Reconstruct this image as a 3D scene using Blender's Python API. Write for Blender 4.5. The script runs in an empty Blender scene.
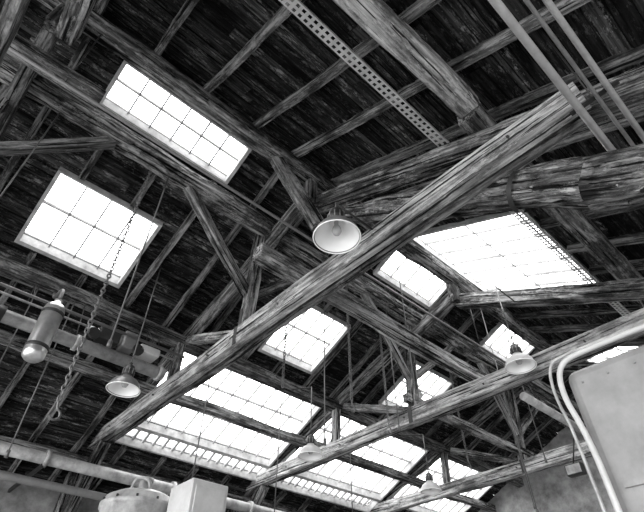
import bpy, math, random
from mathutils import Vector, Matrix, noise
random.seed(7)
scene=bpy.context.scene
# ---------------------------------------------------------------- materials
def newmat(name):
    m=bpy.data.materials.new(name); m.use_nodes=True
    nt=m.node_tree; b=nt.nodes.get('Principled BSDF')
    return m,nt,b
def N(nt,t,**k):
    n=nt.nodes.new(t)
    for a,v in k.items(): setattr(n,a,v)
    return n
def ramp(nt,stops):
    r=N(nt,'ShaderNodeValToRGB'); e=r.color_ramp.elements
    while len(e)<len(stops): e.new(.5)
    for i,(p,c) in enumerate(stops):
        e[i].position=p; e[i].color=(c,c,c,1)
    return r
def noise_tex(nt,vec,scale,loc=(0,0,0),sc=1.0,detail=8,rough=.65):
    m=N(nt,'ShaderNodeMapping'); m.inputs['Scale'].default_value=scale; m.inputs['Location'].default_value=loc
    nt.links.new(vec,m.inputs['Vector'])
    n=N(nt,'ShaderNodeTexNoise'); n.inputs['Scale'].default_value=sc; n.inputs['Detail'].default_value=detail
    n.inputs['Roughness'].default_value=rough
    nt.links.new(m.outputs[0],n.inputs['Vector']); return n.outputs['Fac']
def mix(nt,a,b,f,mode='MULTIPLY'):
    m=N(nt,'ShaderNodeMixRGB',blend_type=mode)
    for s,v in zip(('Fac','Color1','Color2'),(f,a,b)):
        if isinstance(v,(int,float)):
            m.inputs[s].default_value = v if s=='Fac' else (v,v,v,1)
        else: nt.links.new(v,m.inputs[s])
    return m.outputs[0]
def wood(name,dark,mid,light,attr=False,patch=.5,bump=.5,cov=0.5,fleck=(3.2,20,20),crackp=.40,fl=1.25,stain=(1.2,3.2,3.2)):
    m,nt,b=newmat(name)
    tc=N(nt,'ShaderNodeTexCoord'); vec=tc.outputs['Object']
    oi=N(nt,'ShaderNodeObjectInfo')
    mul=N(nt,'ShaderNodeMath',operation='MULTIPLY'); mul.inputs[1].default_value=37
    nt.links.new(oi.outputs['Random'],mul.inputs[0])
    add=N(nt,'ShaderNodeVectorMath',operation='ADD'); nt.links.new(vec,add.inputs[0])
    rnd=mul.outputs[0]
    if attr:
        at=N(nt,'ShaderNodeAttribute',attribute_name='plank'); 
        m2=N(nt,'ShaderNodeMath',operation='MULTIPLY'); m2.inputs[1].default_value=53
        nt.links.new(at.outputs['Fac'],m2.inputs[0]); rnd=m2.outputs[0]
    nt.links.new(rnd,add.inputs[1]); vec=add.outputs[0]
    g=noise_tex(nt,vec,(1.1,24,24)); gr=ramp(nt,[(.34,dark),(.48,mid),(.62,light)]); nt.links.new(g,gr.inputs[0])
    s=noise_tex(nt,vec,stain,(3,1,7),detail=12,rough=.75); sr=ramp(nt,[(.42,patch),(.53,1.0)]); nt.links.new(s,sr.inputs[0])
    c=noise_tex(nt,vec,(.7,26,26),(9,2,1),detail=4,rough=.55); cr=ramp(nt,[(crackp-.03,.03),(crackp,1.0)]); nt.links.new(c,cr.inputs[0])
    k=noise_tex(nt,vec,fleck,(2,8,1),detail=12,rough=.82); kr=ramp(nt,[(cov,0),(cov+.04,1.0)]); nt.links.new(k,kr.inputs[0])
    col=mix(nt,gr.outputs[0],min(light*fl,.9),mix(nt,kr.outputs[0],.65,1.0),'MIX')
    col=mix(nt,col,sr.outputs[0],1.0)
    col=mix(nt,col,cr.outputs[0],.95)
    if attr:
        ar=ramp(nt,[(0,.3),(.6,1),(1,1.8)]); nt.links.new(at.outputs['Fac'],ar.inputs[0])
        col=mix(nt,col,ar.outputs[0],1.0)
    elif name!='tie_timber':
        ar=ramp(nt,[(0,.65),(1,1.2)]); nt.links.new(oi.outputs['Random'],ar.inputs[0])
        col=mix(nt,col,ar.outputs[0],1.0)
    nt.links.new(col,b.inputs['Base Color']); b.inputs['Roughness'].default_value=1.0
    b.inputs['Specular IOR Level'].default_value=.12
    h=mix(nt,g,cr.outputs[0],.9); h=mix(nt,h,kr.outputs[0],.3,'ADD')
    bp=N(nt,'ShaderNodeBump'); bp.inputs['Strength'].default_value=bump; bp.inputs['Distance'].default_value=.025
    nt.links.new(h,bp.inputs['Height']); nt.links.new(bp.outputs[0],b.inputs['Normal'])
    return m
W_TIE=wood('tie_timber',.11,.29,.58,patch=.33,bump=.6,cov=.53,crackp=.42)
W_BEAM=wood('timber_beam',.055,.21,.52,patch=.22,bump=.9,cov=.51,crackp=.43)
W_LOG=wood('timber_log',.03,.13,.46,patch=.18,bump=1.0,cov=.52,crackp=.44,fleck=(4,14,14))
W_RAFT=wood('timber_rafter',.028,.10,.32,patch=.25,cov=.52,crackp=.42)
W_BOARD=wood('roof_boards',.006,.022,.075,attr=True,patch=.22,bump=.9,cov=.535,fleck=(5,14,14),fl=4.2,stain=(1.5,5,5))
def flat(name,v,rough=.6,metal=0,var=.25,scale=6,bump=.1):
    m,nt,b=newmat(name)
    tc=N(nt,'ShaderNodeTexCoord')
    n=noise_tex(nt,tc.outputs['Object'],(scale,)*3,detail=8)
    r=ramp(nt,[(.3,v*(1-var)),(.7,min(1,v*(1+var)))]); nt.links.new(n,r.inputs[0])
    nt.links.new(r.outputs[0],b.inputs['Base Color'])
    b.inputs['Roughness'].default_value=rough; b.inputs['Metallic'].default_value=metal
    bp=N(nt,'ShaderNodeBump'); bp.inputs['Strength'].default_value=bump; bp.inputs['Distance'].default_value=.01
    nt.links.new(n,bp.inputs['Height']); nt.links.new(bp.outputs[0],b.inputs['Normal'])
    return m
M_PIPE=flat('painted_pipe',.33,.35,var=.5); M_PIPED=flat('dark_pipe',.14,.5); M_STEEL=flat('galvanised_steel',.5,.45,.2)
M_PIPEL=flat('light_painted_pipe',.62,.4,var=.25)
M_FRAME=flat('window_frame_paint',.42,.6,var=.4); M_BAR=flat('bloomed_bar_iron',.28,.6)  # bar iron colour lightened to imitate bloom from the bright panes
M_ENAMEL=flat('white_enamel',.88,.25,var=.03); M_SHADE=flat('enamel_outside',.16,.3)
M_IRON=flat('dark_iron',.03,.5,.3); M_CHAIN=flat('chain_steel',.11,.4,.3); M_PLASTER=flat('plaster_wall',.28,.9,var=.6,scale=3,bump=.6)
M_CONC=flat('concrete_floor',.18,.9); M_TANK=flat('grey_tank_paint',.19,.5,var=.35,scale=2.5)
M_WHITE=flat('white_paint',.46,.5,var=.15); M_COVER=flat('light_leak_cover',.03,.9)
M_CANI=flat('canister_metal',.6,.3,.8)
M_BULB,nt,b=newmat('bulb_glass'); b.inputs['Base Color'].default_value=(.4,.4,.4,1); b.inputs['Roughness'].default_value=.1
M_GLASS,nt,b=newmat('skylight_glass'); nt.nodes.remove(b)
out=[n for n in nt.nodes if n.type=='OUTPUT_MATERIAL'][0]
tr=N(nt,'ShaderNodeBsdfTransparent'); df=N(nt,'ShaderNodeBsdfDiffuse'); df.inputs[0].default_value=(.5,.5,.5,1)
mx=N(nt,'ShaderNodeMixShader'); tc=N(nt,'ShaderNodeTexCoord')
n=noise_tex(nt,tc.outputs['Object'],(1.2,1.2,1.2),detail=6); r=ramp(nt,[(.42,.0),(.75,.6)]); nt.links.new(n,r.inputs[0])
nt.links.new(r.outputs[0],mx.inputs[0]); nt.links.new(tr.outputs[0],mx.inputs[1]); nt.links.new(df.outputs[0],mx.inputs[2])
nt.links.new(mx.outputs[0],out.inputs[0])
# ---------------------------------------------------------------- helpers
def link(o,parent=None):
    scene.collection.objects.link(o)
    if parent: o.parent=parent
    return o
def empty(name):
    e=bpy.data.objects.new(name,None); e.empty_display_size=.2; scene.collection.objects.link(e); return e
def mesh(name,vs,fs,mat,parent=None,smooth=False,mw=None):
    me=bpy.data.meshes.new(name); me.from_pydata([tuple(v) for v in vs],[],fs)
    if mat: me.materials.append(mat)
    if smooth:
        for p in me.polygons: p.use_smooth=True
    me.update()
    o=bpy.data.objects.new(name,me); link(o,parent)
    if mw: o.matrix_world=mw
    return o
def frame(p0,p1):
    p0=Vector(p0);p1=Vector(p1); x=(p1-p0).normalized(); u=Vector((0,0,1))
    if abs(x.dot(u))>.97: u=Vector((1,0,0))
    y=u.cross(x).normalized(); z=x.cross(y)
    M=Matrix((x,y,z)).transposed().to_4x4(); M.translation=p0
    return M,(p1-p0).length
def timber(name,p0,p1,w,h,mat=None,parent=None,jit=.012,log=False,bow=0.0,taper=1.0):
    mat=mat or (W_LOG if log else W_BEAM)
    M,L=frame(p0,p1); n=max(3,int(L/.11)); seed=random.random()*99
    if log:
        K=16; cs=[(math.cos(2*math.pi*i/K)*.5,math.sin(2*math.pi*i/K)*.5) for i in range(K)]
        cs=[(math.copysign(min(abs(a)*1.12,.46),a),math.copysign(min(abs(b_)*1.12,.46),b_)) for a,b_ in cs]
    else:
        c=.06
        cs=[(.5,-.5+c),(.5,0),(.5,.5-c),(.5-c,.5),(0,.5),(-.5+c,.5),(-.5,.5-c),(-.5,0),(-.5,-.5+c),(-.5+c,-.5),(0,-.5),(.5-c,-.5)]
        K=len(cs)
    vs=[];fs=[]
    for i in range(n+1):
        t=i/n; x=L*t; s=1+(taper-1)*t
        wy=noise.noise(Vector((x*.6,seed,0)))*jit*3; wz=noise.noise(Vector((x*.6,seed,5)))*jit*3-bow*4*t*(1-t)
        for k,(a,b_) in enumerate(cs):
            d=1+noise.noise(Vector((x*1.8,seed+k*.55,2)))*jit*(9 if log else 4)
            r=(random.random()-.5)*jit*.7
            vs.append((x,a*w*s*d+wy+r,b_*h*s*d+wz+r))
    for i in range(n):
        for k in range(K):
            a=i*K+k;b_=i*K+(k+1)%K; fs.append((a,b_,b_+K,a+K))
    fs.append(tuple(range(K))[::-1]); fs.append(tuple(range(n*K,n*K+K)))
    return mesh(name,vs,fs,mat,parent,log,M)
def boxg(x0,x1,y0,y1,z0,z1):
    return [(x0,y0,z0),(x1,y0,z0),(x1,y1,z0),(x0,y1,z0),(x0,y0,z1),(x1,y0,z1),(x1,y1,z1),(x0,y1,z1)],[(0,3,2,1),(4,5,6,7),(0,1,5,4),(1,2,6,5),(2,3,7,6),(3,0,4,7)]
def box(name,x0,x1,y0,y1,z0,z1,mat,parent=None,bev=0):
    v,f=boxg(x0,x1,y0,y1,z0,z1); o=mesh(name,v,f,mat,parent)
    if bev:
        m=o.modifiers.new('bev','BEVEL'); m.width=bev; m.segments=3
    return o
def cyl(name,p0,p1,r,mat,parent=None,K=16,r2=None):
    M,L=frame(p0,p1); r2=r if r2 is None else r2
    vs=[(0,r*math.cos(2*math.pi*k/K),r*math.sin(2*math.pi*k/K)) for k in range(K)]+[(L,r2*math.cos(2*math.pi*k/K),r2*math.sin(2*math.pi*k/K)) for k in range(K)]
    fs=[(k,(k+1)%K,K+(k+1)%K,K+k) for k in range(K)]+[tuple(range(K))[::-1],tuple(range(K,2*K))]
    o=mesh(name,vs,fs,mat,parent,True,M)
    o.data.polygons[-1].use_smooth=False;o.data.polygons[-2].use_smooth=False
    return o
def lathe(name,prof,loc,mat,parent=None,K=32):
    vs=[];fs=[]
    for r,z in prof:
        for k in range(K): vs.append((r*math.cos(2*math.pi*k/K),r*math.sin(2*math.pi*k/K),z))
    for i in range(len(prof)-1):
        for k in range(K): fs.append((i*K+k,i*K+(k+1)%K,(i+1)*K+(k+1)%K,(i+1)*K+k))
    return mesh(name,vs,fs,mat,parent,True,Matrix.Translation(Vector(loc)))
def tube(name,pts,r,mat,parent=None):
    c=bpy.data.curves.new(name,'CURVE'); c.dimensions='3D'; c.bevel_depth=r; c.bevel_resolution=4; c.use_fill_caps=True
    s=c.splines.new('NURBS'); s.points.add(len(pts)-1)
    for q,p in zip(s.points,pts): q.co=(*p,1)
    s.use_endpoint_u=True; s.order_u=3; c.materials.append(mat); c.resolution_u=8
    o=bpy.data.objects.new(name,c); return link(o,parent)
# ---------------------------------------------------------------- roof geometry
YR,HR,TA=3.45,6.05,.466
FLOOR=-1.6
XW0,XW1=-4.5,13.2
YF,YN=10.1,-3.2
def zf(y): return HR-TA*abs(y-YR)
far_holes=[(.03,1.9,3.68,4.22,6,2),(.05,1.47,5.22,6.26,4,2),(4.2,5.4,5.22,6.26,4,2),(7.4,8.6,5.22,6.26,4,2),
           (5.1,6.6,3.62,4.15,4,1),(8.5,9.8,3.62,4.25,4,1),(3.0,6.15,6.85,8.45,9,3),(6.42,9.6,6.85,8.45,9,3),(9.9,12.6,6.85,8.45,8,3),
           (2.9,6.15,8.52,8.86,16,1),(6.42,9.6,8.52,8.86,16,1)]
near_holes=[(5.1,7.85,1.42,3.3,7,2),(10.2,11.8,1.5,3.1,3,4)]
ceiling=empty('ceiling')
def boards(name,y0,y1,holes,mat,off,th,width,jit,parent):
    vs=[];fs=[];rv=[]
    n=int(round((y1-y0)/width)); cuts=set(y0+(y1-y0)*i/n for i in range(n+1))
    for h in holes: cuts|={h[2],h[3]}
    cuts=sorted(cuts); cuts=[c for i,c in enumerate(cuts) if i==0 or c-cuts[i-1]>1e-4]
    for a,b in zip(cuts[:-1],cuts[1:]):
        mid=(a+b)/2; iv=[(XW0,XW1)]
        for h in holes:
            if h[2]<mid<h[3]:
                ni=[]
                for s,e in iv:
                    if h[0]>s and h[1]<e: ni+= [(s,h[0]),(h[1],e)]
                    else: ni.append((s,e))
                iv=ni
        for s,e in iv:
            x=s
            while x<e-1e-3:
                L=random.uniform(2.0,4.5) if jit else 99
                x2=min(e,x+L)
                if e-x2<.4: x2=e
                j=random.uniform(0,jit); tl=random.uniform(-.5,.5)*jit; g=.005 if jit else 0
                base=len(vs); r=random.random()
                for (xx,yy,zz) in boxg(x+g,x2-g,a+g,b-g,0,th)[0]:
                    z=zf(yy)+off-j+zz+(tl if yy>mid else -tl); vs.append((xx,yy,z)); rv.append(r)
                for f in boxg(0,1,0,1,0,1)[1]: fs.append(tuple(base+q for q in f))
                x=x2
    o=mesh(name,vs,fs,mat,parent)
    at=o.data.attributes.new('plank','FLOAT','POINT'); at.data.foreach_set('value',rv)
    return o
boards('far_slope_boards',YR,YF+.3,far_holes,W_BOARD,0,.025,.15,.024,ceiling)
boards('near_slope_boards',YN,YR,near_holes,W_BOARD,0,.025,.15,.024,ceiling)
boards('far_slope_leak_cover',YR,YF+.3,far_holes,M_COVER,.04,.02,1.0,0,ceiling)  # unseen layers added above both slopes to block light leaking between boards
boards('near_slope_leak_cover',YN,YR,near_holes,M_COVER,.04,.02,1.0,0,ceiling)
rg=empty('common_rafters')
def rafter(x,ya,yb,holes,w=.095,h=.12):
    segs=[(ya,yb)]
    for hh in holes:
        if hh[0]-.08<x<hh[1]+.08:
            ns=[]
            for s,e in segs:
                if hh[2]>s and hh[3]<e: ns+=[(s,hh[2]-.06),(hh[3]+.09,e)]
                elif s<hh[3]<e: ns.append((hh[3]+.09,e))
                elif s<hh[2]<e: ns.append((s,hh[2]-.06))
                else: ns.append((s,e))
            segs=ns
    for s,e in segs:
        if e-s<.3: continue
        timber('rafter',(x,s,zf(s)-.075),(x,e,zf(e)-.075),w,h,W_RAFT,rg,jit=.010)
x=-4.25
while x<13:
    rafter(x+random.uniform(-.04,.04),YR+.02,YF-.02,far_holes,.085,.10)
    rafter(x+random.uniform(-.04,.04),YN,YR-.02,near_holes,.09,.13)
    x+=.75
def purlin(x0,x1,y,z,w,h,log=True,mat=None):
    timber('roof_purlin',(x0,y,z),(x1,y,z),w,h,mat,None,jit=.018,log=log)
purlin(XW0,XW1-.02,YR-.02,5.78,.26,.28)
purlin(XW0,XW1-.02,4.33,5.33,.29,.28)
purlin(XW0,XW1-.02,6.52,4.33,.18,.2,False,W_RAFT)
purlin(XW0,XW1-.02,7.5,3.88,.15,.16,False,W_RAFT)
purlin(XW0,2.9,.93,4.56,.25,.19,False,W_TIE)
purlin(2.92,XW1-.02,.93,4.56,.26,.22,False,W_RAFT)
purlin(XW0,XW1-.02,-1.6,3.4,.22,.22,False)
purlin(XW0,XW1-.02,9.3,3.08,.2,.2,False,W_RAFT)
def skylight(i,h,frame_mat=M_FRAME):
    x0,x1,y0,y1,nx,ny=h; e=empty('window_%d'%i)
    def sl(name,xa,xb,ya,yb,d0,d1,mat):
        vs=[];v,f=boxg(xa,xb,ya,yb,0,1)
        for (a,b,c) in v: vs.append((a,b,zf(b)+(d0 if c==0 else d1)))
        return mesh(name,vs,f,mat,e)
    t=.05; g=.010 if nx<10 else .022
    if nx>10: t=.03
    sl('frame_side',x0-t,x0,y0-t*.5,y1+t,-.09,.09,frame_mat); sl('frame_side',x1,x1+t,y0-t*.5,y1+t,-.09,.09,frame_mat)
    sl('frame_top',x0,x1,y0-t*.5,y0,-.09,.09,frame_mat); sl('frame_bottom',x0,x1,y1,y1+t,-.09,.09,frame_mat)
    for k in range(1,nx):
        xx=x0+(x1-x0)*k/nx; w=g; sl('bar',xx-w,xx+w,y0,y1,.01,.06,M_FRAME if nx>10 else M_BAR)
    for k in range(1,ny):
        yy=y0+(y1-y0)*k/ny; w=.009; sl('crossbar',x0,x1,yy-w,yy+w,.02,.06,M_BAR)
    vs=[(x0,y0,zf(y0)+.06),(x1,y0,zf(y0)+.06),(x1,y1,zf(y1)+.06),(x0,y1,zf(y1)+.06)]
    mesh('glass',vs,[(0,1,2,3)],M_GLASS,e)
for i,h in enumerate(far_holes+near_holes): skylight(i+1,h)
# ---------------------------------------------------------------- trusses
HT=3.46
def truss(X,ridge=False,tend=-1.7):
    e=empty('roof_truss')
    timber('tie_beam_front',(X-.055,9.6,HT),(X-.055,tend,HT),.14,.25,W_TIE,e,jit=.010)
    timber('tie_beam_back',(X+.105,9.6,HT+.02),(X+.105,tend+.1,HT+.02),.10,.22,W_BEAM,e,jit=.010)
    y=tend+.6
    while y<9.3:
        cyl('tie_bolt',(X-.15,y,HT),(X+.2,y,HT),.013,M_IRON,e,8)
        y+=1.55
    timber('principal_rafter_far',(X+.1,9.5,HT+.02),(X+.1,YR,5.42),.16,.20,W_RAFT,e)
    timber('principal_rafter_near',(X+.25,-.9,3.2),(X+.25,YR,5.32),.2,.24,W_LOG,e)
    timber('queen_post',(X,4.62,HT+.1),(X,4.5,5.25),.15,.15,W_BEAM,e)
    box('post_strap',X-.135,X-.126,4.58,4.66,HT-.13,HT+.13,M_IRON,e)
    box('post_strap_upper',X-.09,X-.08,4.59,4.65,HT+.12,HT+.45,M_IRON,e)
    timber('purlin_brace',(X-.02,4.6,4.15),(X-1.35,4.36,5.22),.12,.13,W_BEAM,e)
    timber('purlin_brace',(X+.02,4.6,4.15),(X+1.2,4.36,5.22),.12,.13,W_RAFT,e)
    if ridge: timber('ridge_brace',(X,3.15,4.45),(X-.55,YR,5.7),.15,.17,W_BEAM,e)
    timber('king_post',(X+.1,YR,5.25),(X+.1,YR,5.68),.16,.16,W_RAFT,e)
    timber('lower_strut',(X+.05,4.7,3.6),(X+.05,6.3,4.25),.12,.13,W_BEAM,e)
    timber('wall_strut',(X,6.55,HT+.1),(X,6.5,4.25),.13,.13,W_BEAM,e)
    timber('wall_brace',(X,8.75,HT-.1),(X,9.75,2.1),.18,.2,W_LOG,e)
    timber('wall_post',(X,9.8,FLOOR),(X,9.8,3.1),.24,.24,W_LOG,e)
    return e
t0=truss(-.85); t1=truss(2.80,True,.02); t2=truss(6.28,False,-.5); t3=truss(9.75,False,-.5)
timber('collar_log',(3.05,2.85,4.62),(3.05,.1,2.72),.23,.25,None,t1,log=True,jit=.03,taper=1.45,bow=-.03)
timber('collar_log_end',(3.05,.32,2.87),(3.05,-1.1,1.95),.35,.37,None,t1,log=True,jit=.03)
timber('brace_post',(3.05,-1.0,FLOOR),(3.05,-1.0,2.1),.3,.3,W_LOG,t1)
M,L=frame((3.05,.82,3.24),(3.05,.76,3.20))
K=24; vs=[]
for xx in (0,.05):
    for k in range(K): 
        a=2*math.pi*k/K; vs.append((xx,.178*math.cos(a),.19*math.sin(a)))
mesh('iron_strap',vs,[(k,(k+1)%K,K+(k+1)%K,K+k) for k in range(K)],M_IRON,t1,True,M)
timber('straining_beam',(2.1,3.40,3.72),(6.6,3.40,3.72),.19,.19)
timber('straining_beam',(6.75,2.9,3.72),(10.2,2.9,3.72),.17,.18,W_RAFT)
timber('straining_beam',(-3.6,3.48,4.66),(.0,3.48,4.66),.2,.2,log=True)
timber('straining_beam',(6.1,4.62,3.75),(10.1,4.62,3.75),.13,.14)
# ---------------------------------------------------------------- walls / floor
box('floor',XW0,XW1,YN,YF+.3,FLOOR-.1,FLOOR,M_CONC)
box('wall_far',XW0,XW1,YF,YF+.25,FLOOR,zf(YF)-.14,M_PLASTER)
vs=[(XW1,YN,FLOOR),(XW1,YF+.25,FLOOR),(XW1,YF+.25,zf(YF+.25)),(XW1,YR,HR+.02),(XW1,YN,zf(YN))]
vs+= [(a+.2,b,c) for a,b,c in vs]
mesh('wall_gable',vs,[(0,1,2,3,4),(9,8,7,6,5)]+[(k,5+k,5+(k+1)%5,(k+1)%5) for k in range(5)],M_PLASTER)
# ---------------------------------------------------------------- pipes & channel
def perforated(x0,x1,yc,zc):
    ys=[-.065,-.047,-.015,.015,.047,.065]; vs=[];fs=[]
    n=int((x1-x0)/.035)
    tn=TA
    for i in range(n+1):
        for y in ys: vs.append((x0+i*.035,yc+y,zc+y*tn))
        vs.append((x0+i*.035,yc-.065,zc-.065*tn+.04)); vs.append((x0+i*.035,yc+.065,zc+.065*tn+.04))
    K=8
    for i in range(n):
        for k in range(5):
            if k in (1,3) and i%2: continue
            a=i*K+k; fs.append((a,a+1,a+K+1,a+K))
        a=i*K; fs.append((a,a+K,a+K+6,a+6)); fs.append((a+5,a+7,a+K+7,a+K+5))
    return mesh('perforated_channel',vs,fs,M_STEEL)
perforated(-4.4,10.5,1.34,4.50)
e=empty('overhead_pipes')
cyl('pipe_a',(-4.4,.085,3.12),(3.3,.085,3.12),.028,M_PIPEL,e); cyl('pipe_b',(-4.4,-.045,3.14),(3.3,-.045,3.14),.014,M_PIPE,e)
cyl('pipe_c',(-4.4,-.13,3.14),(3.3,-.13,3.14),.021,M_PIPEL,e)
for X in (-2.2,2.6):
    box('bracket',X,X+.03,-.2,.15,3.16,3.18,M_IRON,e)
    cyl('hanger',(X+.015,-.02,3.17),(X+.015,-.02,zf(-.02)-.01),.006,M_IRON,e,6)
e=empty('heating_pipe')
cyl('pipe',(-4.4,6.2,3.48),(2.5,6.2,3.48),.085,M_PIPE,e)
for X in (-2,-.2,1.2,2.4):
    cyl('flange',(X,6.2,3.48),(X+.05,6.2,3.48),.11,M_PIPE,e)
    cyl('hanger',(X,6.2,3.5),(X,6.5,4.26),.008,M_IRON,e,6)
cyl('valve_body',(.1,6.2,3.48),(.32,6.2,3.48),.12,M_IRON,e); cyl('valve_stem',(.21,6.2,3.48),(.21,6.2,3.15),.02,M_IRON,e)
lathe('valve_wheel',[(.09+.012*math.cos(a),.012*math.sin(a)) for a in [i*math.pi/4 for i in range(9)]],(.21,6.2,3.15),M_IRON,e,24)
cyl('conduit_a',(-4.4,5.95,3.72),(2.65,5.95,3.72),.020,M_PIPED,e,8); cyl('conduit_b',(-4.4,6.35,3.86),(2.65,6.35,3.86),.016,M_PIPE,e,8)
for X in (-1.5,.5,2.2):
    cyl('clip',(X,5.95,3.72),(X,6.48,4.26),.006,M_IRON,e,6); cyl('clip',(X,6.35,3.86),(X,6.5,4.25),.006,M_IRON,e,6)
e=empty('steam_pipe')
cyl('pipe',(-4.4,8.55,2.78),(12.9,8.55,2.78),.09,M_PIPE,e); cyl('pipe_lower',(-4.4,8.75,2.48),(12.9,8.75,2.48),.06,M_PIPED,e)
for X in (-3,-1.8,.3,1.9,4.1,5.8,7.9,9.1,11.5):
    cyl('flange',(X,8.55,2.78),(X+.06,8.55,2.78),.13,M_PIPE,e); box('bracket',X-.02,X+.02,8.5,YF-.005,2.62,2.68,M_IRON,e)
e=empty('roof_conduit')
cyl('pipe',(-4.4,3.42,4.48),(9.7,3.42,4.48),.018,M_PIPED,e,8)
for X in (-.85,2.8,6.28): cyl('hanger',(X+.5,3.42,4.48),(X+.5,3.42,5.65),.008,M_IRON,e,6)
e=empty('vent_pipe')
cyl('pipe',(6.45,2.8,3.22),(8.6,2.78,3.2),.06,M_PIPE,e)
cyl('hanger',(6.9,2.8,3.22),(6.9,2.88,3.68),.008,M_IRON,e,6);cyl('hanger',(8.4,2.8,3.22),(8.4,2.88,3.68),.008,M_IRON,e,6)
# ---------------------------------------------------------------- lamps
def lamp(x,y,z,s=1.0,top=None,out=M_SHADE,arm=None):
    e=empty('pendant_lamp')
    outer=[(.205,-.005),(.2,.01),(.185,.06),(.15,.115),(.10,.15),(.065,.17),(.055,.2)]
    lathe('shade_outer',[(r*s,h*s) for r,h in outer],(x,y,z),out,e)
    lathe('shade_inner',[((r-.006)*s,(h-.004)*s) for r,h in outer[1:]]+[(0.001,.19*s)],(x,y,z),M_ENAMEL,e)
    lathe('rim',[(.205*s+.006*math.cos(a),-.003+.006*math.sin(a)) for a in [i*math.pi/4 for i in range(9)]],(x,y,z),M_ENAMEL,e)
    lathe('socket_housing',[(.055*s,.19*s),(.075*s,.2*s),(.078*s,.27*s),(.06*s,.285*s),(.06*s,.32*s),(.03*s,.34*s),(.012,.36*s),(.001,.37*s)],(x,y,z),M_IRON,e)
    lathe('bulb',[(.001,.03*s),(.03*s,.04*s),(.045*s,.075*s),(.035*s,.115*s),(.02*s,.15*s),(.02*s,.19*s)],(x,y,z),M_BULB,e,16)
    lathe('eye_ring',[(.018+.006*math.cos(a),.37*s+.006*math.sin(a)) for a in [i*math.pi/4 for i in range(9)]],(x,y,z),M_IRON,e,12)
    for k in range(10):
        a=k*math.pi/5; cyl('cooling_rib',(x+.075*s*math.cos(a),y+.075*s*math.sin(a),z+.2*s),(x+.075*s*math.cos(a),y+.075*s*math.sin(a),z+.28*s),.006,M_SHADE,e,6)
    cyl('rod',(x,y,z+.35*s),(x,y,top if top else zf(y)-.01),.009,M_CHAIN,e,8)
    if arm: cyl('bracket_arm',(x,y,top-.02),arm,.012,M_IRON,e,8)
lamp(2.15,2.17,3.08,1.05,top=3.56,arm=(2.70,2.17,3.54))
lamp(1.87,5.78,2.87,1.0)
lamp(5.87,2.46,3.33,1.0,out=M_WHITE,top=4.75,arm=(6.45,2.46,4.72))
lamp(5.1,5.9,2.88,1.0,out=M_WHITE,top=4.1,arm=(5.1,6.48,4.26))
lamp(8.2,5.9,2.98,1.0,out=M_WHITE,top=4.1,arm=(8.2,6.48,4.26))
lamp(6.9,5.0,4.2,.7)
# ---------------------------------------------------------------- chains
def chain(x,y,z0,z1,hook=True,step=.05):
    e=empty('hanging_chain'); vs=[];fs=[]
    n=int((z1-z0)/step)
    for i in range(n):
        zc=z0+(i+.5)*step; A=10;B=5
        for a in range(A):
            th=2*math.pi*a/A
            for b in range(B):
                ph=2*math.pi*b/B; rr=.018+.008*math.cos(ph)
                px=rr*math.cos(th); pz=math.sin(th)*(rr+.014); py=.008*math.sin(ph)
                if i%2: px,py=py,px
                vs.append((x+px,y+py,zc+pz))
        o=i*A*B
        for a in range(A):
            for b in range(B): fs.append((o+a*B+b,o+((a+1)%A)*B+b,o+((a+1)%A)*B+(b+1)%B,o+a*B+(b+1)%B))
    mesh('links',vs,fs,M_CHAIN,e)
    if hook:
        tube('hook',[(x,y,z0),(x,y,z0-.06),(x+.05,y,z0-.09),(x+.05,y,z0-.15),(x,y,z0-.17),(x-.04,y,z0-.13)],.011,M_CHAIN,e)
chain(.92,4.40,1.9,5.18)
chain(4.4,4.25,3.0,5.18)
chain(5.75,4.76,3.25,zf(4.76)-.04)
chain(3.7,4.9,3.2,zf(4.9)-.04,False)
chain(8.1,4.9,3.3,zf(4.9)-.04)
for (x,y,z0,z1) in ((1.05,6.48,2.1,4.24),(7.25,3.45,2.0,5.64),(4.9,6.5,2.0,4.24),(1.15,4.36,2.6,5.18),(4.0,4.36,2.4,5.18),(6.75,.93,3.0,4.46),(5.5,4.36,3.0,5.18),(9.1,4.36,2.6,5.18),(-.3,4.36,3.2,5.18),(.55,6.48,1.9,4.24),(3.4,6.48,2.2,4.24),(6.6,6.48,2.4,4.24),(4.75,3.43,2.9,5.64),(8.0,3.43,2.9,5.64)):
    e=empty('hanging_wire'); cyl('wire',(x,y,z0),(x,y,z1),.009,M_CHAIN,e,6); cyl('wire_weight',(x,y,z0-.08),(x,y,z0),.022,M_CHAIN,e,10)
e=empty('chain_hoist')
box('motor_body',1.42,1.72,6.05,6.25,3.60,3.80,M_IRON,e,.03)
box('gear_box',1.75,1.95,6.02,6.25,3.58,3.84,M_PIPED,e,.03)
cyl('drum',(1.3,6.15,3.70),(2.05,6.15,3.70),.06,M_STEEL,e)
cyl('wheel_a',(1.35,6.0,3.6),(1.35,6.04,3.6),.08,M_IRON,e); cyl('wheel_b',(1.98,6.0,3.6),(1.98,6.04,3.6),.08,M_IRON,e)
box('hood',2.0,2.3,6.0,6.25,3.6,3.72,M_WHITE,e,.02)
e=empty('exhaust_canister')
lathe('shell',[(.001,0),(.08,0),(.12,.04),(.125,.1),(.125,.7),(.11,.76),(.05,.8),(.05,.86)],(.77,5.84,2.88),M_CANI,e)
tube('flue',[(.77,5.84,3.7),(.77,5.84,3.9),(.77,6.0,4.0),(.77,6.45,4.1),(.77,6.5,4.26)],.025,M_PIPED,e)
for z in (3.02,3.5): lathe('band',[(.126,z),(.133,z+.01),(.133,z+.04),(.126,z+.05)],(.77,5.84,0),M_IRON,e)
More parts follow.
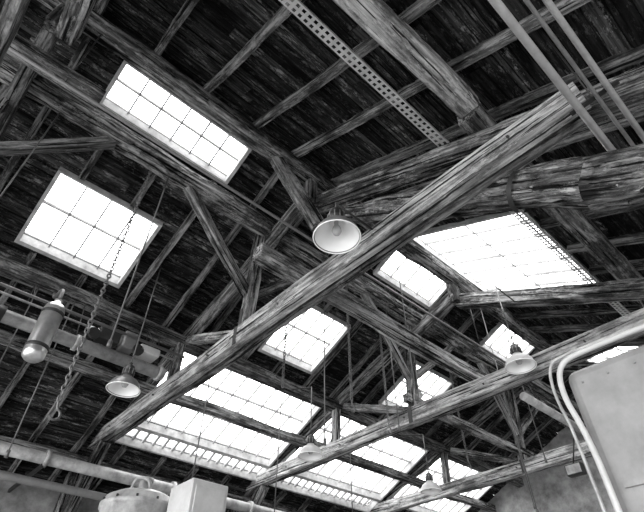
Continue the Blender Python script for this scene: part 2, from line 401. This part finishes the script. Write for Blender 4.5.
# ---------------------------------------------------------------- machinery below
e=empty('storage_tank'); tx,ty=2.66,6.3
lathe('shell',[(.45,FLOOR),(.45,1.70),(.47,1.71),(.47,1.76),(.45,1.77),(.42,1.84),(.3,1.9),(.12,1.93),(.001,1.935)],(tx,ty,0),M_PIPE,e,48)
cyl('valve_neck',(tx,ty,1.9),(tx,ty,2.08),.07,M_PIPE,e); cyl('valve_cap',(tx,ty,2.06),(tx,ty,2.1),.1,M_PIPE,e)
tube('outlet_pipe',[(tx-.2,ty-.1,1.85),(tx-.2,ty-.1,2.02),(tx-.1,ty-.15,2.06),(tx,ty-.2,2.0),(tx,ty-.2,1.85)],.02,M_PIPE,e)
for k in range(12):
    a=k*math.pi/6; cyl('bolt',(tx+.46*math.cos(a),ty+.46*math.sin(a),1.76),(tx+.46*math.cos(a),ty+.46*math.sin(a),1.79),.014,M_IRON,e,6)
e=empty('electrical_cabinet')
box('body',2.64,3.10,5.0,5.5,FLOOR,1.80,M_WHITE,e,.015)
box('door',2.68,3.06,4.985,5.0,FLOOR+.1,1.73,M_WHITE,e,.01); box('handle',3.0,3.03,4.95,4.985,.2,.4,M_IRON,e)
e=empty('extraction_hood')
box('casing',3.45,4.7,-1.6,1.16,FLOOR,1.78,M_TANK,e,.07)
box('seam',3.435,3.45,-1.5,1.05,.95,.99,M_TANK,e)
for k in range(14): cyl('rivet',(3.44,1.05-.18*k,1.66),(3.45,1.05-.18*k,1.66),.008,M_TANK,e,8)
tube('feed_pipe',[(3.38,-.8,1.84),(3.38,.2,1.83),(3.38,.93,1.84),(3.38,1.14,1.82),(3.38,1.19,1.6),(3.38,1.13,1.3),(3.38,1.11,.9),(3.38,1.11,-1.6)],.020,M_WHITE,e)
tube('feed_pipe_b',[(3.42,.6,1.88),(3.42,1.1,1.89),(3.42,1.23,1.86),(3.42,1.26,1.6),(3.42,1.2,1.3),(3.42,1.19,-1.6)],.011,M_PIPE,e)
e=empty('floodlight'); box('housing',8.55,8.7,3.12,3.4,2.72,2.9,M_IRON,e,.02)
vs=[(8.548,3.14,2.74),(8.548,3.38,2.74),(8.548,3.38,2.88),(8.548,3.14,2.88)]
mesh('lens',vs,[(0,1,2,3)],M_PIPE,e)
cyl('stem',(8.62,3.26,2.9),(8.62,2.96,3.66),.012,M_IRON,e,8)
# ---------------------------------------------------------------- light & camera
w=bpy.data.worlds.new('World'); scene.world=w; w.use_nodes=True
nt=w.node_tree; bg=nt.nodes['Background']
tc=N(nt,'ShaderNodeTexCoord')
def lobe(vec,f0,f1,v0,v1):
    dp=N(nt,'ShaderNodeVectorMath',operation='DOT_PRODUCT'); nt.links.new(tc.outputs['Generated'],dp.inputs[0]); dp.inputs[1].default_value=vec
    mr=N(nt,'ShaderNodeMapRange'); mr.inputs['From Min'].default_value=f0; mr.inputs['From Max'].default_value=f1
    mr.inputs['To Min'].default_value=v0; mr.inputs['To Max'].default_value=v1
    nt.links.new(dp.outputs['Value'],mr.inputs['Value']); return mr.outputs[0]
a=lobe((-.97,-.15,.1),.3,1,0.7,5.0); b2=lobe((0,0,1),.1,.6,0,8.0)
ad=N(nt,'ShaderNodeMath',operation='ADD'); nt.links.new(a,ad.inputs[0]); nt.links.new(b2,ad.inputs[1])
nt.links.new(ad.outputs[0],bg.inputs[1]); bg.inputs[0].default_value=(1,1,1,1)
scene.view_settings.view_transform='Standard'; scene.view_settings.look='None'
th=math.radians(43); ph=math.radians(42.2)
F=Vector((math.sin(ph),math.cos(ph),0)); R=Vector((math.cos(ph),-math.sin(ph),0)); Z=Vector((0,0,1))
fw=F*math.cos(th)+Z*math.sin(th); up=-F*math.sin(th)+Z*math.cos(th)
cam=bpy.data.cameras.new('camera'); cam.sensor_width=36; cam.lens=36*478/644; cam.clip_start=.05
co=bpy.data.objects.new('camera',cam); link(co)
co.matrix_world=Matrix((R,up,-fw)).transposed().to_4x4()
scene.camera=co
